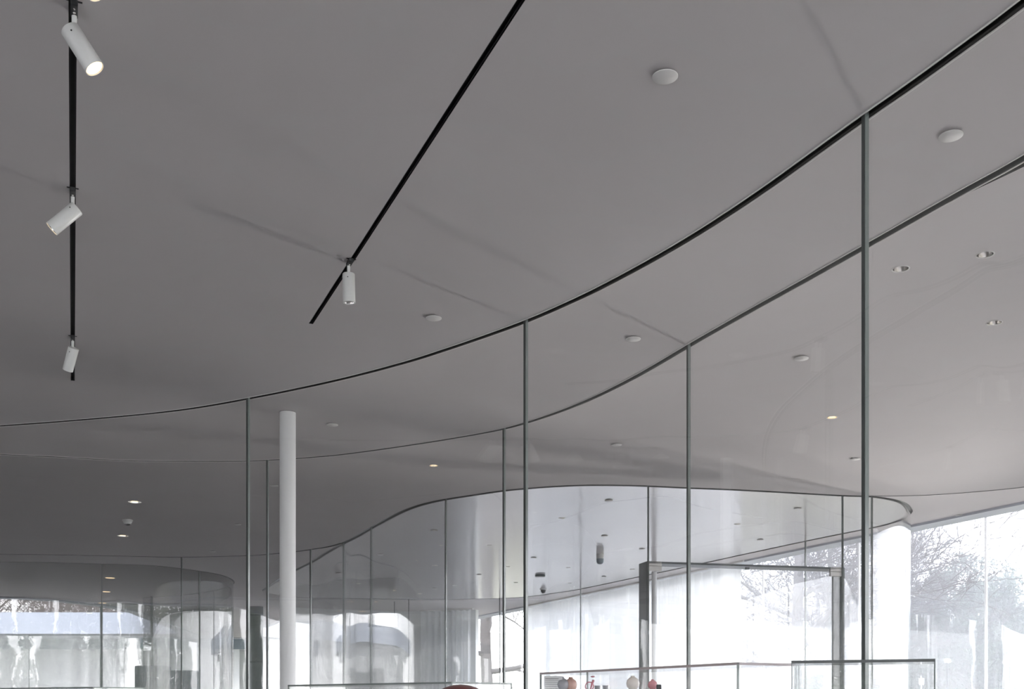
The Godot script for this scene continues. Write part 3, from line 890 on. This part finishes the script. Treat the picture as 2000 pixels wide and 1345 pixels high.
func build_far_rooms() -> void:
	var s := slab(smooth_line([V(-1.0, 30.5), V(-2.6, 31.0), V(-4.5, 30.6), V(-6.3, 29.6)], 8), 0, 24, -0.1, 0.1, 0.0, CEILING)
	structure("wall_pale", "pale curved wall at the far end of the building", "wall", s, M.wall_white)
	var o := thing("wall_screen", "dark grey rectangular panel mounted high on the pale far wall", "panel", Vector3(-3.38, 3.63, -27.9))
	s = Shape.new()
	s.soft_box(Vector3.ZERO, Vector3(0.78, 0.31, 0.06), 0.008)
	mesh_node("screen", s.mesh(), M.dark_panel, o)
	s = Shape.new()
	s.box(Vector3(0.3, 0.33, 0.0), Vector3(0.02, 0.38, 0.02))
	mesh_node("hanger", s.mesh(), M.channel_grey, o)
	o = thing("exhaust_duct", "thick dark steel exhaust duct standing left of the white column", "duct", Vector3(-7.08, 0, -29.5))
	s = Shape.new()
	s.lathe([Vector2(0.22, 0.0), Vector2(0.22, CEILING)], 28)
	mesh_node("shaft", s.mesh(), M.duct_dark, o)
	for y in [1.3, 2.6, 3.9]:
		s = Shape.new()
		s.lathe([Vector2(0.221, y), Vector2(0.235, y + 0.01), Vector2(0.235, y + 0.04), Vector2(0.221, y + 0.05)], 28)
		mesh_node("flange", s.mesh(), M.duct_dark, o)
	o = thing("work_lamp_post", "thin dark post with a jointed arm inside the round-ended glass room", "post", Vector3(-8.12, 0, -24.0))
	s = Shape.new()
	s.tube([Vector3(0, 0, 0), Vector3(0, 3.9, 0)], [0.035, 0.03], 12)
	mesh_node("pole", s.mesh(), M.duct_dark, o)
	s = Shape.new()
	s.tube([Vector3(0.0, 2.55, 0), Vector3(0.06, 2.2, 0), Vector3(0.07, 1.75, 0)], [0.02, 0.02, 0.02], 8)
	mesh_node("arm", s.mesh(), M.duct_dark, o)
	s = Shape.new()
	s.lathe([Vector2(0.0, 0.0), Vector2(0.16, 0.0), Vector2(0.16, 2.2), Vector2(0.0, 2.2)], 20)
	mesh_node("canister", s.mesh(), M.duct_dark, o)
	for k in 2:
		o = thing("studio_cabinet", ["tall blue-grey cabinet beside the dark canister", "lower blue-grey cabinet right of the tall one"][k], "cabinet", Vector3(-7.75 + 0.62 * k, 0, -23.0), "blue-grey studio cabinets")
		s = Shape.new()
		s.soft_box(Vector3(0, 1.15 - 0.05 * k, 0), Vector3(0.6, 2.3 - 0.1 * k, 0.6), 0.02)
		mesh_node("body", s.mesh(), M.cabinet_blue, o)
		s = Shape.new()
		s.soft_box(Vector3(0, 1.1 - 0.05 * k, 0.305), Vector3(0.52, 2.0 - 0.1 * k, 0.02), 0.004)
		var door := mesh_node("door", s.mesh(), M.cabinet_blue, o)
		s = Shape.new()
		s.tube([Vector3(0.2, 1.0, 0.33), Vector3(0.2, 1.2, 0.33)], [0.01, 0.01], 8)
		mesh_node("handle", s.mesh(), M.steel, door)
	# the wing across the courtyard
	var wing := PackedVector2Array([V(-40, 41.0), V(-13.0, 41.4), V(-9.0, 47.0), V(-9.0, 57.0), V(-40, 57.0)])
	s = Shape.new()
	prism(s, wing, CEILING, 4.98)
	structure("trim_wing_roof", "white roof band of the wing across the courtyard", "roof", s, M.fascia)
	s = slab(PackedVector2Array([V(-40, 56.2), V(-9.0, 56.2)]), 0, 1, -0.1, 0.1, 0.0, CEILING)
	structure("wall_wing", "plain rear wall of the wing across the courtyard", "wall", s, M.wall_white)
	glass_wall("wall_wing_glass", "glass front of the wing across the courtyard", PackedVector2Array([V(-39, 41.6), V(-32, 41.7), V(-25, 41.8), V(-19, 41.9), V(-13.4, 42.0)]), [V(-32, 41.7), V(-25, 41.8), V(-19, 41.9)], 0.05, M.channel_grey)
	curtain("white curtain drawn across the wing beyond the courtyard", V(-36, 45.0), V(-11.5, 45.0), 3.74, 0.4, 0.08, 12)
	s = slab(PackedVector2Array([V(-39, 44.7), V(-9.5, 44.7)]), 0, 1, -0.05, 0.05, 3.72, CEILING)  # grey panel standing in for the wing ceiling seen above the curtain
	structure("trim_wing_grey_band", "grey band above the curtain of the courtyard wing", "grey_band", s, M.cabinet_blue)

# ---------------------------------------------------------------- outside

func grow(s: Shape, rng: RandomNumberGenerator, from: Vector3, dir: Vector3, len: float, radius: float, level: int, droop: float) -> void:
	var pts := [from]
	var radii := [radius]
	var steps := 4 if level > 1 else 3
	var d := dir
	var p := from
	for k in steps:
		d = (d + Vector3(rng.randf_range(-1, 1), rng.randf_range(-0.6, 0.9) - droop, rng.randf_range(-1, 1)) * 0.22).normalized()
		p += d * len / steps
		pts.append(p)
		radii.append(radius * lerpf(1.0, 0.5, float(k + 1) / steps))
	s.tube(pts, radii, 6 if level > 2 else (4 if level > 0 else 3))
	if level == 0:
		return
	var kids := 4 if level > 2 else 5
	for k in kids:
		var t := rng.randf_range(0.3, 1.0) if k > 0 else 1.0
		var i := clampi(int(t * steps), 1, steps)
		var axis := d.cross(Vector3(rng.randf_range(-1, 1), rng.randf_range(-1, 1), rng.randf_range(-1, 1))).normalized()
		var bend := rng.randf_range(0.45, 1.1) if k > 0 else rng.randf_range(0.1, 0.35)
		grow(s, rng, pts[i], d.rotated(axis, bend), len * rng.randf_range(0.58, 0.8), maxf(radii[i] * 0.62, 0.015), level - 1, droop)

func bare_tree(label: String, where: Vector3, height: float, radius: float, seed_value: int, levels := 5, first := 0.3, material: Material = M.bark) -> Node3D:
	var o := thing("bare_tree", label, "tree", where, "bare winter trees outside")
	var rng := RandomNumberGenerator.new()
	rng.seed = seed_value
	var trunk := []
	var radii := []
	var p := Vector3.ZERO
	for k in 9:
		trunk.append(p)
		radii.append(radius * (1.25 if k == 0 else 1.0) * lerpf(1.0, 0.25, k / 8.0))
		p += Vector3(rng.randf_range(-0.05, 0.05) * height / 8.0, height / 8.0, rng.randf_range(-0.05, 0.05) * height / 8.0)
	var s := Shape.new()
	s.tube(trunk, radii, 10)
	mesh_node("trunk", s.mesh(), material, o)
	s = Shape.new()
	var n := 17
	for k in n:
		var t := lerpf(first, 0.98, float(k) / (n - 1))
		var i := clampi(int(t * 8), 0, 7)
		var at: Vector3 = trunk[i].lerp(trunk[i + 1], t * 8 - i)
		var a := k * 2.4 + rng.randf_range(-0.4, 0.4)
		var up := rng.randf_range(0.15, 0.75) + t * 0.3
		grow(s, rng, at, Vector3(cos(a), up, sin(a)).normalized(), height * rng.randf_range(0.26, 0.36) * (1.15 - 0.6 * t), radius * 0.42 * (1.1 - 0.6 * t), levels - 2, 0.05)
	mesh_node("branches", s.mesh(), material, o)
	return o

func evergreen(label: String, where: Vector3, size: Vector3, seed_value: int) -> void:
	var o := thing("evergreen_tree", label, "tree", where, "broad evergreen trees outside")
	var rng := RandomNumberGenerator.new()
	rng.seed = seed_value
	var s := Shape.new()
	s.tube([Vector3.ZERO, Vector3(0.05, size.y * 0.4, 0), Vector3(0, size.y * 0.75, 0.05)], [0.28, 0.2, 0.08], 10)
	mesh_node("trunk", s.mesh(), M.bark, o)
	var clump := Shape.new()
	for k in 26:
		var c := Vector3(rng.randf_range(-1, 1), rng.randf_range(-1, 1), rng.randf_range(-1, 1)) * 0.24
		var u := Vector3(rng.randf_range(-1, 1), rng.randf_range(-0.6, 0.6), rng.randf_range(-1, 1)).normalized() * 0.10
		var w := u.cross(Vector3(rng.randf_range(-1, 1), rng.randf_range(-1, 1), rng.randf_range(-1, 1))).normalized() * 0.045
		var fold := u.cross(w).normalized() * 0.015
		clump.tri(c - u, c + w + fold, c + u)
		clump.tri(c - u, c + u, c - w + fold)
	var mm := MultiMesh.new()
	mm.transform_format = MultiMesh.TRANSFORM_3D
	mm.mesh = clump.mesh()
	var spots := []
	while spots.size() < 2400:
		var q := Vector3(rng.randf_range(-1, 1), rng.randf_range(0, 1), rng.randf_range(-1, 1))
		var half := pow(sin(clampf(q.y * 0.93 + 0.07, 0, 1) * PI), 0.55) * (1.1 - 0.45 * q.y) + 0.12 * sin(q.y * 21.0 + atan2(q.z, q.x) * 3.0)
		var r := Vector2(q.x, q.z).length()
		if r < half and r > half * 0.45:
			spots.append(Vector3(q.x * size.x / 2.0, q.y * size.y * 0.96 + 0.1, q.z * size.z / 2.0))
	mm.instance_count = spots.size()
	for k in spots.size():
		mm.set_instance_transform(k, Transform3D(Basis.from_euler(Vector3(rng.randf() * 6, rng.randf() * 6, rng.randf() * 6)) * rng.randf_range(0.8, 1.4), spots[k]))
	var mi := MultiMeshInstance3D.new()
	mi.name = "foliage"
	mi.multimesh = mm
	mi.material_override = M.evergreen
	mi.set_meta("kind", "stuff")
	o.add_child(mi)

func build_outside() -> void:
	var s := Shape.new()
	var ground := PackedVector2Array([V(-150, -150), V(150, -150), V(150, 160), V(-150, 160)])
	prism(s, ground, -0.6, -0.31)
	structure("ground", "pale winter lawn around the pavilion", "lawn", s, M.lawn)
	# paved strip along the facade and a road farther out
	s = Shape.new()
	prism(s, PackedVector2Array([facade_at(-30), facade_at(44), facade_at(44) + V(4.2, 1.7), facade_at(-30) + V(4.2, 1.7)]), -0.32, -0.06)
	structure("terrace", "pale paved strip outside the glass facade", "pavement", s, M.pavement)
	s = Shape.new()
	prism(s, PackedVector2Array([V(10, 62), V(80, 56), V(80, 63), V(10, 70)]), -0.32, -0.28)
	structure("road", "pale street beyond the lawn on the right", "road", s, M.pavement)
	s = Shape.new()  # added pale paving out of view, bounces light up to the near ceiling
	prism(s, PackedVector2Array([V(-28, -26), V(22, -26), V(16.2, -6.3), V(-20.6, -6.3)]), -0.32, -0.06)
	structure("added_plaza", "added pale paving behind the viewer, out of view, brightens the near ceiling", "pavement", s, M.added_plaza_paving)
	s = Shape.new()  # added dark ground, cuts light bounced onto the ceiling by the courtyard
	prism(s, PackedVector2Array([V(-40, 26.2), V(-13.4, 27.2), V(-12.0, 28.6), V(-11.6, 31.2), V(-12.0, 34.0), V(-13.0, 40.6), V(-40, 40.6)]), -0.32, -0.2)
	structure("added_courtyard_bed", "added dark gravel bed of the open courtyard, out of view, darkens the ceiling beside it", "gravel", s, M.dark_gravel)
	bare_tree("tall bare tree with thick trunk seen through the glass doors", Vector3(10.8, -0.31, -41.0), 15.0, 0.27, 21, 6, 0.12)
	bare_tree("bare forked tree right of the tall one behind the doors", Vector3(13.4, -0.31, -45.0), 11.0, 0.2, 34, 6, 0.2)
	bare_tree("big bare tree beyond the curtain's far edge", Vector3(-1.2, -0.31, -50.0), 16.0, 0.33, 55, 6, 0.2)
	bare_tree("bare tree with long twigs standing close outside the right facade", Vector3(17.5, -0.31, -30.0), 11.0, 0.22, 72, 5, 0.35)
	var names := ["far bare tree behind the tall one, left of the right jamb", "far bare tree between the doors and the evergreen", "far bare tree just left of the evergreen", "far bare tree behind the evergreen", "far bare tree at the right edge"]
	for k in 5:
		bare_tree(names[k], Vector3(14.0 + k * 6.5, -0.31, -66.0 - (k % 3) * 5.0), 9.0 + (k * 37 % 5), 0.25, 100 + k, 5, 0.15)
	evergreen("broad rounded evergreen tree outside the right facade", Vector3(21.5, -0.31, -50.0), Vector3(8.0, 9.0, 8.0), 5)
	evergreen("second evergreen merging into the first at the right edge", Vector3(27.3, -0.31, -52.0), Vector3(7.5, 6.8, 7.5), 6)
	evergreen("low dark evergreen behind the door's right jamb", Vector3(18.0, -0.31, -56.0), Vector3(8.0, 4.6, 6.0), 8)
	for k in 6:  # unseen row behind the viewer, placed to block low sky mirrored in the glass
		evergreen("unseen tall evergreen %s in the row behind the viewer, darkening glass reflections" % ["first", "second", "third", "fourth", "fifth", "sixth"][k], Vector3(-26.0 + k * 9.0, -0.31, 30.0 + (k % 2) * 3.0), Vector3(10.0, 9.5, 7.0), 40 + k)
	# trees above the courtyard wing: two kinds, turned and scaled
	var kinds := []
	for k in 2:
		kinds.append(bare_tree(["brownish bare tree above the courtyard roof at the left edge", "brownish bare tree above the courtyard roof, second from left"][k], Vector3(-31.0 + k * 3.6, -0.31, -64.0 - k * 5.0), 11.0, 0.26, 200 + k, 6, 0.12, M.bark_brown))
	for k in 5:
		var t := copy_of(kinds[k % 2], Vector3(-23.8 + k * 3.6, -0.31, -65.0 - (k % 2) * 6.0), "brownish bare tree above the courtyard roof, %s" % ["third from left", "fourth from left", "fifth from left", "behind the round-ended glass room", "behind the dark duct"][k])
		t.rotation.y = 1.3 * (k + 1)
		t.scale = Vector3.ONE * (0.95 + 0.06 * (k % 3))
	# added lamp on the terrace, in place of sun mirrored by the floor: its low beam throws the long soft shadows across the ceiling
	var bounce_lamp := thing("added_bounce_lamp", "added lamp on the terrace, out of view, standing in for sun mirrored by the floor", "added_bounce_lamp", Vector3(9.5, -0.06, -17.5))
	var aim := (Vector3(-2.2, 4.15, -6.2) - Vector3(9.5, 0.1, -17.5)).normalized()
	var fb := Basis.looking_at(aim, Vector3.UP)
	s = Shape.new()
	s.soft_box(Vector3(0, 0.4, 0) - aim * 0.1, Vector3(0.5, 0.4, 0.18), 0.02, fb)
	mesh_node("housing", s.mesh(), M.duct_dark, bounce_lamp)
	s = Shape.new()
	s.box(Vector3(0, 0.4, 0), Vector3(0.46, 0.36, 0.01), fb)
	mesh_node("lamp_face", s.mesh(), M.lamp_glow, bounce_lamp)
	s = Shape.new()
	s.tube([Vector3(-0.2, 0, 0.1), Vector3(-0.2, 0.3, 0.1)], [0.02, 0.02], 8)
	s.tube([Vector3(0.2, 0, 0.1), Vector3(0.2, 0.3, 0.1)], [0.02, 0.02], 8)
	mesh_node("bracket", s.mesh(), M.duct_dark, bounce_lamp)
	var fl := SpotLight3D.new()
	fl.name = "added_bounce_beam"
	fl.position = Vector3(0, 0.4, 0) + aim * 0.12
	fl.basis = fb
	fl.light_color = Color(1.0, 0.985, 0.965)
	fl.light_energy = BOUNCE_LAMP_ENERGY
	fl.light_size = 0.25
	fl.spot_angle = 23.0
	fl.spot_angle_attenuation = 1.0
	fl.spot_range = 60.0
	fl.spot_attenuation = 2.0
	fl.shadow_enabled = true
	bounce_lamp.add_child(fl)
	# thin winter haze over the lawn
	var haze := FogVolume.new()
	haze.name = "winter_haze"
	haze.shape = RenderingServer.FOG_VOLUME_SHAPE_BOX
	haze.size = Vector3(44, 16, 40)
	haze.position = Vector3(29, 7.4, -50)
	var hm := FogMaterial.new()
	hm.density = 0.025
	hm.albedo = Color(0.95, 0.96, 0.98)
	haze.material = hm
	tag(haze, "thin pale winter haze between the facade and the far trees", "haze", "", "stuff")
	add_child(haze)
	# street lamps
	for k in 2:
		var where: Vector3 = [Vector3(18.4, -0.31, -45.0), Vector3(20.4, -0.31, -44.0)][k]
		var o := thing("street_lamp", ["white globe street lamp in front of the evergreen, left one", "white globe street lamp right of the white facade joint"][k], "street lamp", where, "globe street lamps")
		var h: float = [3.45, 3.35][k]
		s = Shape.new()
		s.lathe([Vector2(0.09, 0.0), Vector2(0.09, 0.5), Vector2(0.05, 0.6), Vector2(0.04, h), Vector2(0.08, h + 0.02)], 12)
		mesh_node("post", s.mesh(), M.duct_dark, o)
		s = Shape.new()
		s.lathe([Vector2(0.06, h), Vector2(0.13, h + 0.04), Vector2(0.14, h + 0.10), Vector2(0.11, h + 0.17), Vector2(0.0, h + 0.21)], 18)
		mesh_node("globe", s.mesh(), M.sign_white, o)
	# parked cars, just showing above the bottom of the view
	for k in 3:
		var o := thing("parked_car", ["pale van parked by the street at the left", "pale car parked behind the white facade joint", "pale car parked at the right edge of the street"][k], "car", [Vector3(24.5, -0.28, -60.5), Vector3(29.5, -0.28, -61.0), Vector3(33.5, -0.28, -60.0)][k], "parked cars")
		var h: float = [2.2, 1.75, 2.0][k]
		s = Shape.new()
		s.soft_box(Vector3(0, 0.55 * h, 0), Vector3(3.6, h * 0.55, 1.7), 0.15)
		mesh_node("body", s.mesh(), M.car_pale, o)
		s = Shape.new()
		s.soft_box(Vector3(-0.1, h * 0.92, 0), Vector3(2.4, h * 0.36, 1.5), 0.18)
		mesh_node("cabin", s.mesh(), M.car_pale, o)
		for e in [-1.0, 1.0]:
			for q in [-1.0, 1.0]:
				s = Shape.new()
				s.lathe([Vector2(0.0, -0.1), Vector2(0.33, -0.1), Vector2(0.33, 0.1), Vector2(0.0, 0.1)], 16, Vector3(e * 1.15, 0.33, q * 0.75), Basis(Vector3.RIGHT, PI / 2.0))
				mesh_node("wheel", s.mesh(), M.screw_black, o)
	var sg := thing("street_sign", "small white street sign on a post seen through the near case", "sign", Vector3(16.9, -0.31, -44.0), "")
	s = Shape.new()
	s.tube([Vector3.ZERO, Vector3(0, 2.9, 0)], [0.03, 0.03], 8)
	mesh_node("post", s.mesh(), M.sign_white, sg)
	s = Shape.new()
	s.box(Vector3(0, 2.65, 0.04), Vector3(0.22, 0.26, 0.02))
	mesh_node("plate", s.mesh(), M.sign_white, sg)

# ---------------------------------------------------------------- glass cases

func vitrine(label: String, a: Vector2, b: Vector2, deep: float, top: float, edge: Material, shelf := 0.0) -> Node3D:
	var d := (b - a).normalized()
	var n := Vector2(-d.y, d.x)
	if n.y < 0: n = -n
	var len := a.distance_to(b)
	var o := thing("display_case", label, "display case", v3((a + b) / 2.0 + n * deep / 2.0, 0), "glass display cases")
	o.basis = Basis(Vector3(d.x, 0, -d.y), Vector3.UP, Vector3(d.x, 0, -d.y).cross(Vector3.UP))
	var base := 0.85
	var s := Shape.new()
	s.soft_box(Vector3(0, base / 2.0, 0), Vector3(len, base, deep), 0.006)
	mesh_node("plinth", s.mesh(), M.white_paint, o)
	var t := 0.01
	for e in [-1.0, 1.0]:
		s = Shape.new()
		s.box(Vector3(0, (base + top) / 2.0, e * (deep / 2.0 - t / 2.0)), Vector3(len, top - base - t, t))
		mesh_node("pane", s.mesh(), M.case_glass, o)
		s = Shape.new()
		s.box(Vector3(e * (len / 2.0 - t / 2.0), (base + top) / 2.0, 0), Vector3(t, top - base - t, deep - 2.2 * t))
		mesh_node("pane", s.mesh(), M.case_glass, o)
	s = Shape.new()
	s.box(Vector3(0, top - t / 2.0, 0), Vector3(len, t, deep))
	mesh_node("top_pane", s.mesh(), M.case_glass, o)
	for e in [-1.0, 1.0]:
		s = Shape.new()
		s.box(Vector3(0, top - t / 2.0, e * deep / 2.0), Vector3(len, t, 0.0025))
		mesh_node("polished_edge", s.mesh(), edge, o)
		s = Shape.new()
		s.box(Vector3(e * len / 2.0, top - t / 2.0, 0), Vector3(0.0025, t, deep))
		mesh_node("polished_edge", s.mesh(), edge, o)
		for q in [-1.0, 1.0]:
			s = Shape.new()
			s.box(Vector3(e * len / 2.0, (base + top) / 2.0, q * (deep / 2.0 - 0.005)), Vector3(0.0025, top - base, 0.01))
			mesh_node("polished_edge", s.mesh(), M.glass_edge, o)
	if shelf > 0.0:
		s = Shape.new()
		s.box(Vector3(0, shelf - 0.005, 0), Vector3(len - 0.03, 0.01, deep - 0.03))
		mesh_node("shelf", s.mesh(), M.case_glass, o)
		for e in [-1.0, 1.0]:
			for q in [-1.0, 1.0]:
				s = Shape.new()
				s.tube([Vector3(e * (len / 2.0 - 0.05), base, q * (deep / 2.0 - 0.05)), Vector3(e * (len / 2.0 - 0.05), shelf - 0.0105, q * (deep / 2.0 - 0.05))], [0.006, 0.006], 8)
				mesh_node("shelf_post", s.mesh(), M.steel, o)
	return o

func vessel(called: String, label: String, where: Vector3, profile: Array, material: Material) -> void:
	var s := Shape.new()
	s.lathe(profile, 28)
	var o := mesh_node(called, s.mesh(), material, self, where)
	tag(o, label, "glass vessel", "glass pieces in the display cases")

func build_cases() -> void:
	vitrine("long glass case in front of the doors holding small pink glassware", V(0.14, 5.37), V(0.83, 3.93), 0.28, 1.692, M.edge_pale, 1.598)
	vitrine("empty glass case with a dark top edge, crossing the right glass joint", V(0.99, 3.77), V(1.43, 3.60), 0.24, 1.692, M.joint_grey)
	vitrine("low glass case whose square corner stands left of the red dome", V(-1.41, 6.7), V(-0.32, 5.6), 0.45, 1.65, M.glass_edge)
	vitrine("low glass case at the bottom left, before the courtyard", V(-4.2, 8.55), V(-3.05, 7.75), 0.45, 1.652, M.glass_edge)
	var k := Vector3(0, 1.598, 0)
	mat("smoke_glass", Color(0.62, 0.62, 0.64), 0.1)
	mat("peach_glass", Color(0.85, 0.68, 0.62), 0.1)
	mat("pink_glass", Color(0.80, 0.45, 0.50), 0.1)
	mat("pale_glass", Color(0.90, 0.87, 0.84), 0.1)
	mat("rose_glass", Color(0.82, 0.55, 0.58), 0.1)
	var red := mat("dark_red_gloss", Color(0.36, 0.10, 0.10), 0.12)
	red.clearcoat_enabled = true
	var cup := [Vector2(0.0, 0.0), Vector2(0.012, 0.0), Vector2(0.016, 0.024), Vector2(0.014, 0.024), Vector2(0.0, 0.006)]
	var round_ := func(r: float) -> Array:
		return [Vector2(0.0, 0.0), Vector2(r * 0.45, 0.0), Vector2(r * 0.9, r * 0.5), Vector2(r, r * 1.0), Vector2(r * 0.85, r * 1.55), Vector2(r * 0.5, r * 1.85), Vector2(r * 0.3, r * 1.95), Vector2(r * 0.34, r * 2.15)]
	vessel("glass_vase", "round smoky grey glass vase left of the printed card", Vector3(0.252, 1.5985, -5.368), round_.call(0.034), M.smoke_glass)
	vessel("glass_vase", "peach glass vase behind the printed card", Vector3(0.297, 1.5985, -5.390), round_.call(0.033), M.peach_glass)
	vessel("glass_vase", "pale cream glass vase left of the door's left jamb", Vector3(0.545, 1.5985, -4.802), round_.call(0.030), M.pale_glass)
	vessel("glass_vase", "small rose glass vase right of the door's left jamb", Vector3(0.615, 1.5985, -4.656), round_.call(0.021), M.rose_glass)
	vessel("glass_cup", "small grey glass cup beside the pink ring sculpture", Vector3(0.409, 1.5985, -5.086), cup, M.smoke_glass)
	vessel("glass_cup", "second small grey glass cup, next to the first", Vector3(0.442, 1.5985, -5.018), cup, M.smoke_glass)
	var s := Shape.new()
	s.soft_box(Vector3(0, 0.011, 0), Vector3(0.02, 0.022, 0.02), 0.002)
	var bx := mesh_node("glass_block", s.mesh(), M.dark_panel, self, Vector3(0.636, 1.5985, -4.612))
	tag(bx, "small dark glass block right of the rose vase", "glass block", "glass pieces in the display cases")
	# printed card
	var card := thing("printed_card", "white printed card with grey lines of text standing in the long case", "card", Vector3(0.207, 1.5985, -5.347))
	s = Shape.new()
	s.box(Vector3(0, 0.038, 0), Vector3(0.092, 0.076, 0.003))
	mesh_node("sheet", s.mesh(), M.sign_white, card)
	for j in 6:
		s = Shape.new()
		s.box(Vector3(-0.006 if j == 0 else 0.0, 0.062 - j * 0.010, 0.0018), Vector3(0.066 if j == 0 else 0.08, 0.0028 if j == 0 else 0.0016, 0.0006))
		mesh_node("text_line", s.mesh(), M.print_grey, card)
	# pink sculpture of a ring, a rod and a bead
	var sc := thing("pink_glass_sculpture", "pink glass sculpture of a ring with a slanted rod and knob", "sculpture", Vector3(0.375, 1.5985, -5.157))
	s = Shape.new()
	var pts := []
	var rad := []
	for j in 25:
		pts.append(Vector3(cos(TAU * j / 24) * 0.02, 0.022 + sin(TAU * j / 24) * 0.02, 0))
		rad.append(0.0028)
	s.tube(pts, rad, 8)
	mesh_node("ring", s.mesh(), M.pink_glass, sc)
	s = Shape.new()
	s.tube([Vector3(0.004, 0.0, 0.0), Vector3(0.012, 0.032, 0.0), Vector3(0.02, 0.052, 0.0)], [0.003, 0.005, 0.006], 8)
	mesh_node("rod", s.mesh(), M.pink_glass, sc)
	s = Shape.new()
	s.lathe([Vector2(0.0, 0.064), Vector2(0.009, 0.066), Vector2(0.010, 0.070), Vector2(0.0, 0.073)], 16, Vector3(0.016, 0.0, 0.0))
	mesh_node("knob", s.mesh(), M.pink_glass, sc)
	# dark red dome, only its top in view, on an unseen plinth close by
	var r := 0.089
	var top := 1.55 + 32.0 * 2.2 / 2080.0
	var pl := thing("plinth", "white plinth out of view under the dark red dome", "plinth", Vector3(-0.106, 0, -2.2))
	s = Shape.new()
	s.soft_box(Vector3(0, (top - 2.0 * r) / 2.0, 0), Vector3(0.35, top - 2.0 * r, 0.35), 0.006)
	mesh_node("block", s.mesh(), M.white_paint, pl)
	s = Shape.new()
	var prof := []
	for j in 17:
		var an := lerpf(-0.42, 0.5, j / 16.0) * PI
		prof.append(Vector2(cos(an) * r, r + sin(an) * r) if j < 16 else Vector2(0.0, 2.0 * r))
	prof.push_front(Vector2(0.0, prof[0].y))
	var low: float = prof[0].y
	s.lathe(prof, 40, Vector3(0, -low, 0))
	var dome := mesh_node("dark_red_dome", s.mesh(), M.dark_red_gloss, self, Vector3(-0.106, top - 2.0 * r + 0.0, -2.2))
	dome.scale = Vector3(1, 2.0 * r / (2.0 * r - low), 1)
	tag(dome, "dark red rounded top at the bottom edge", "glass vessel")
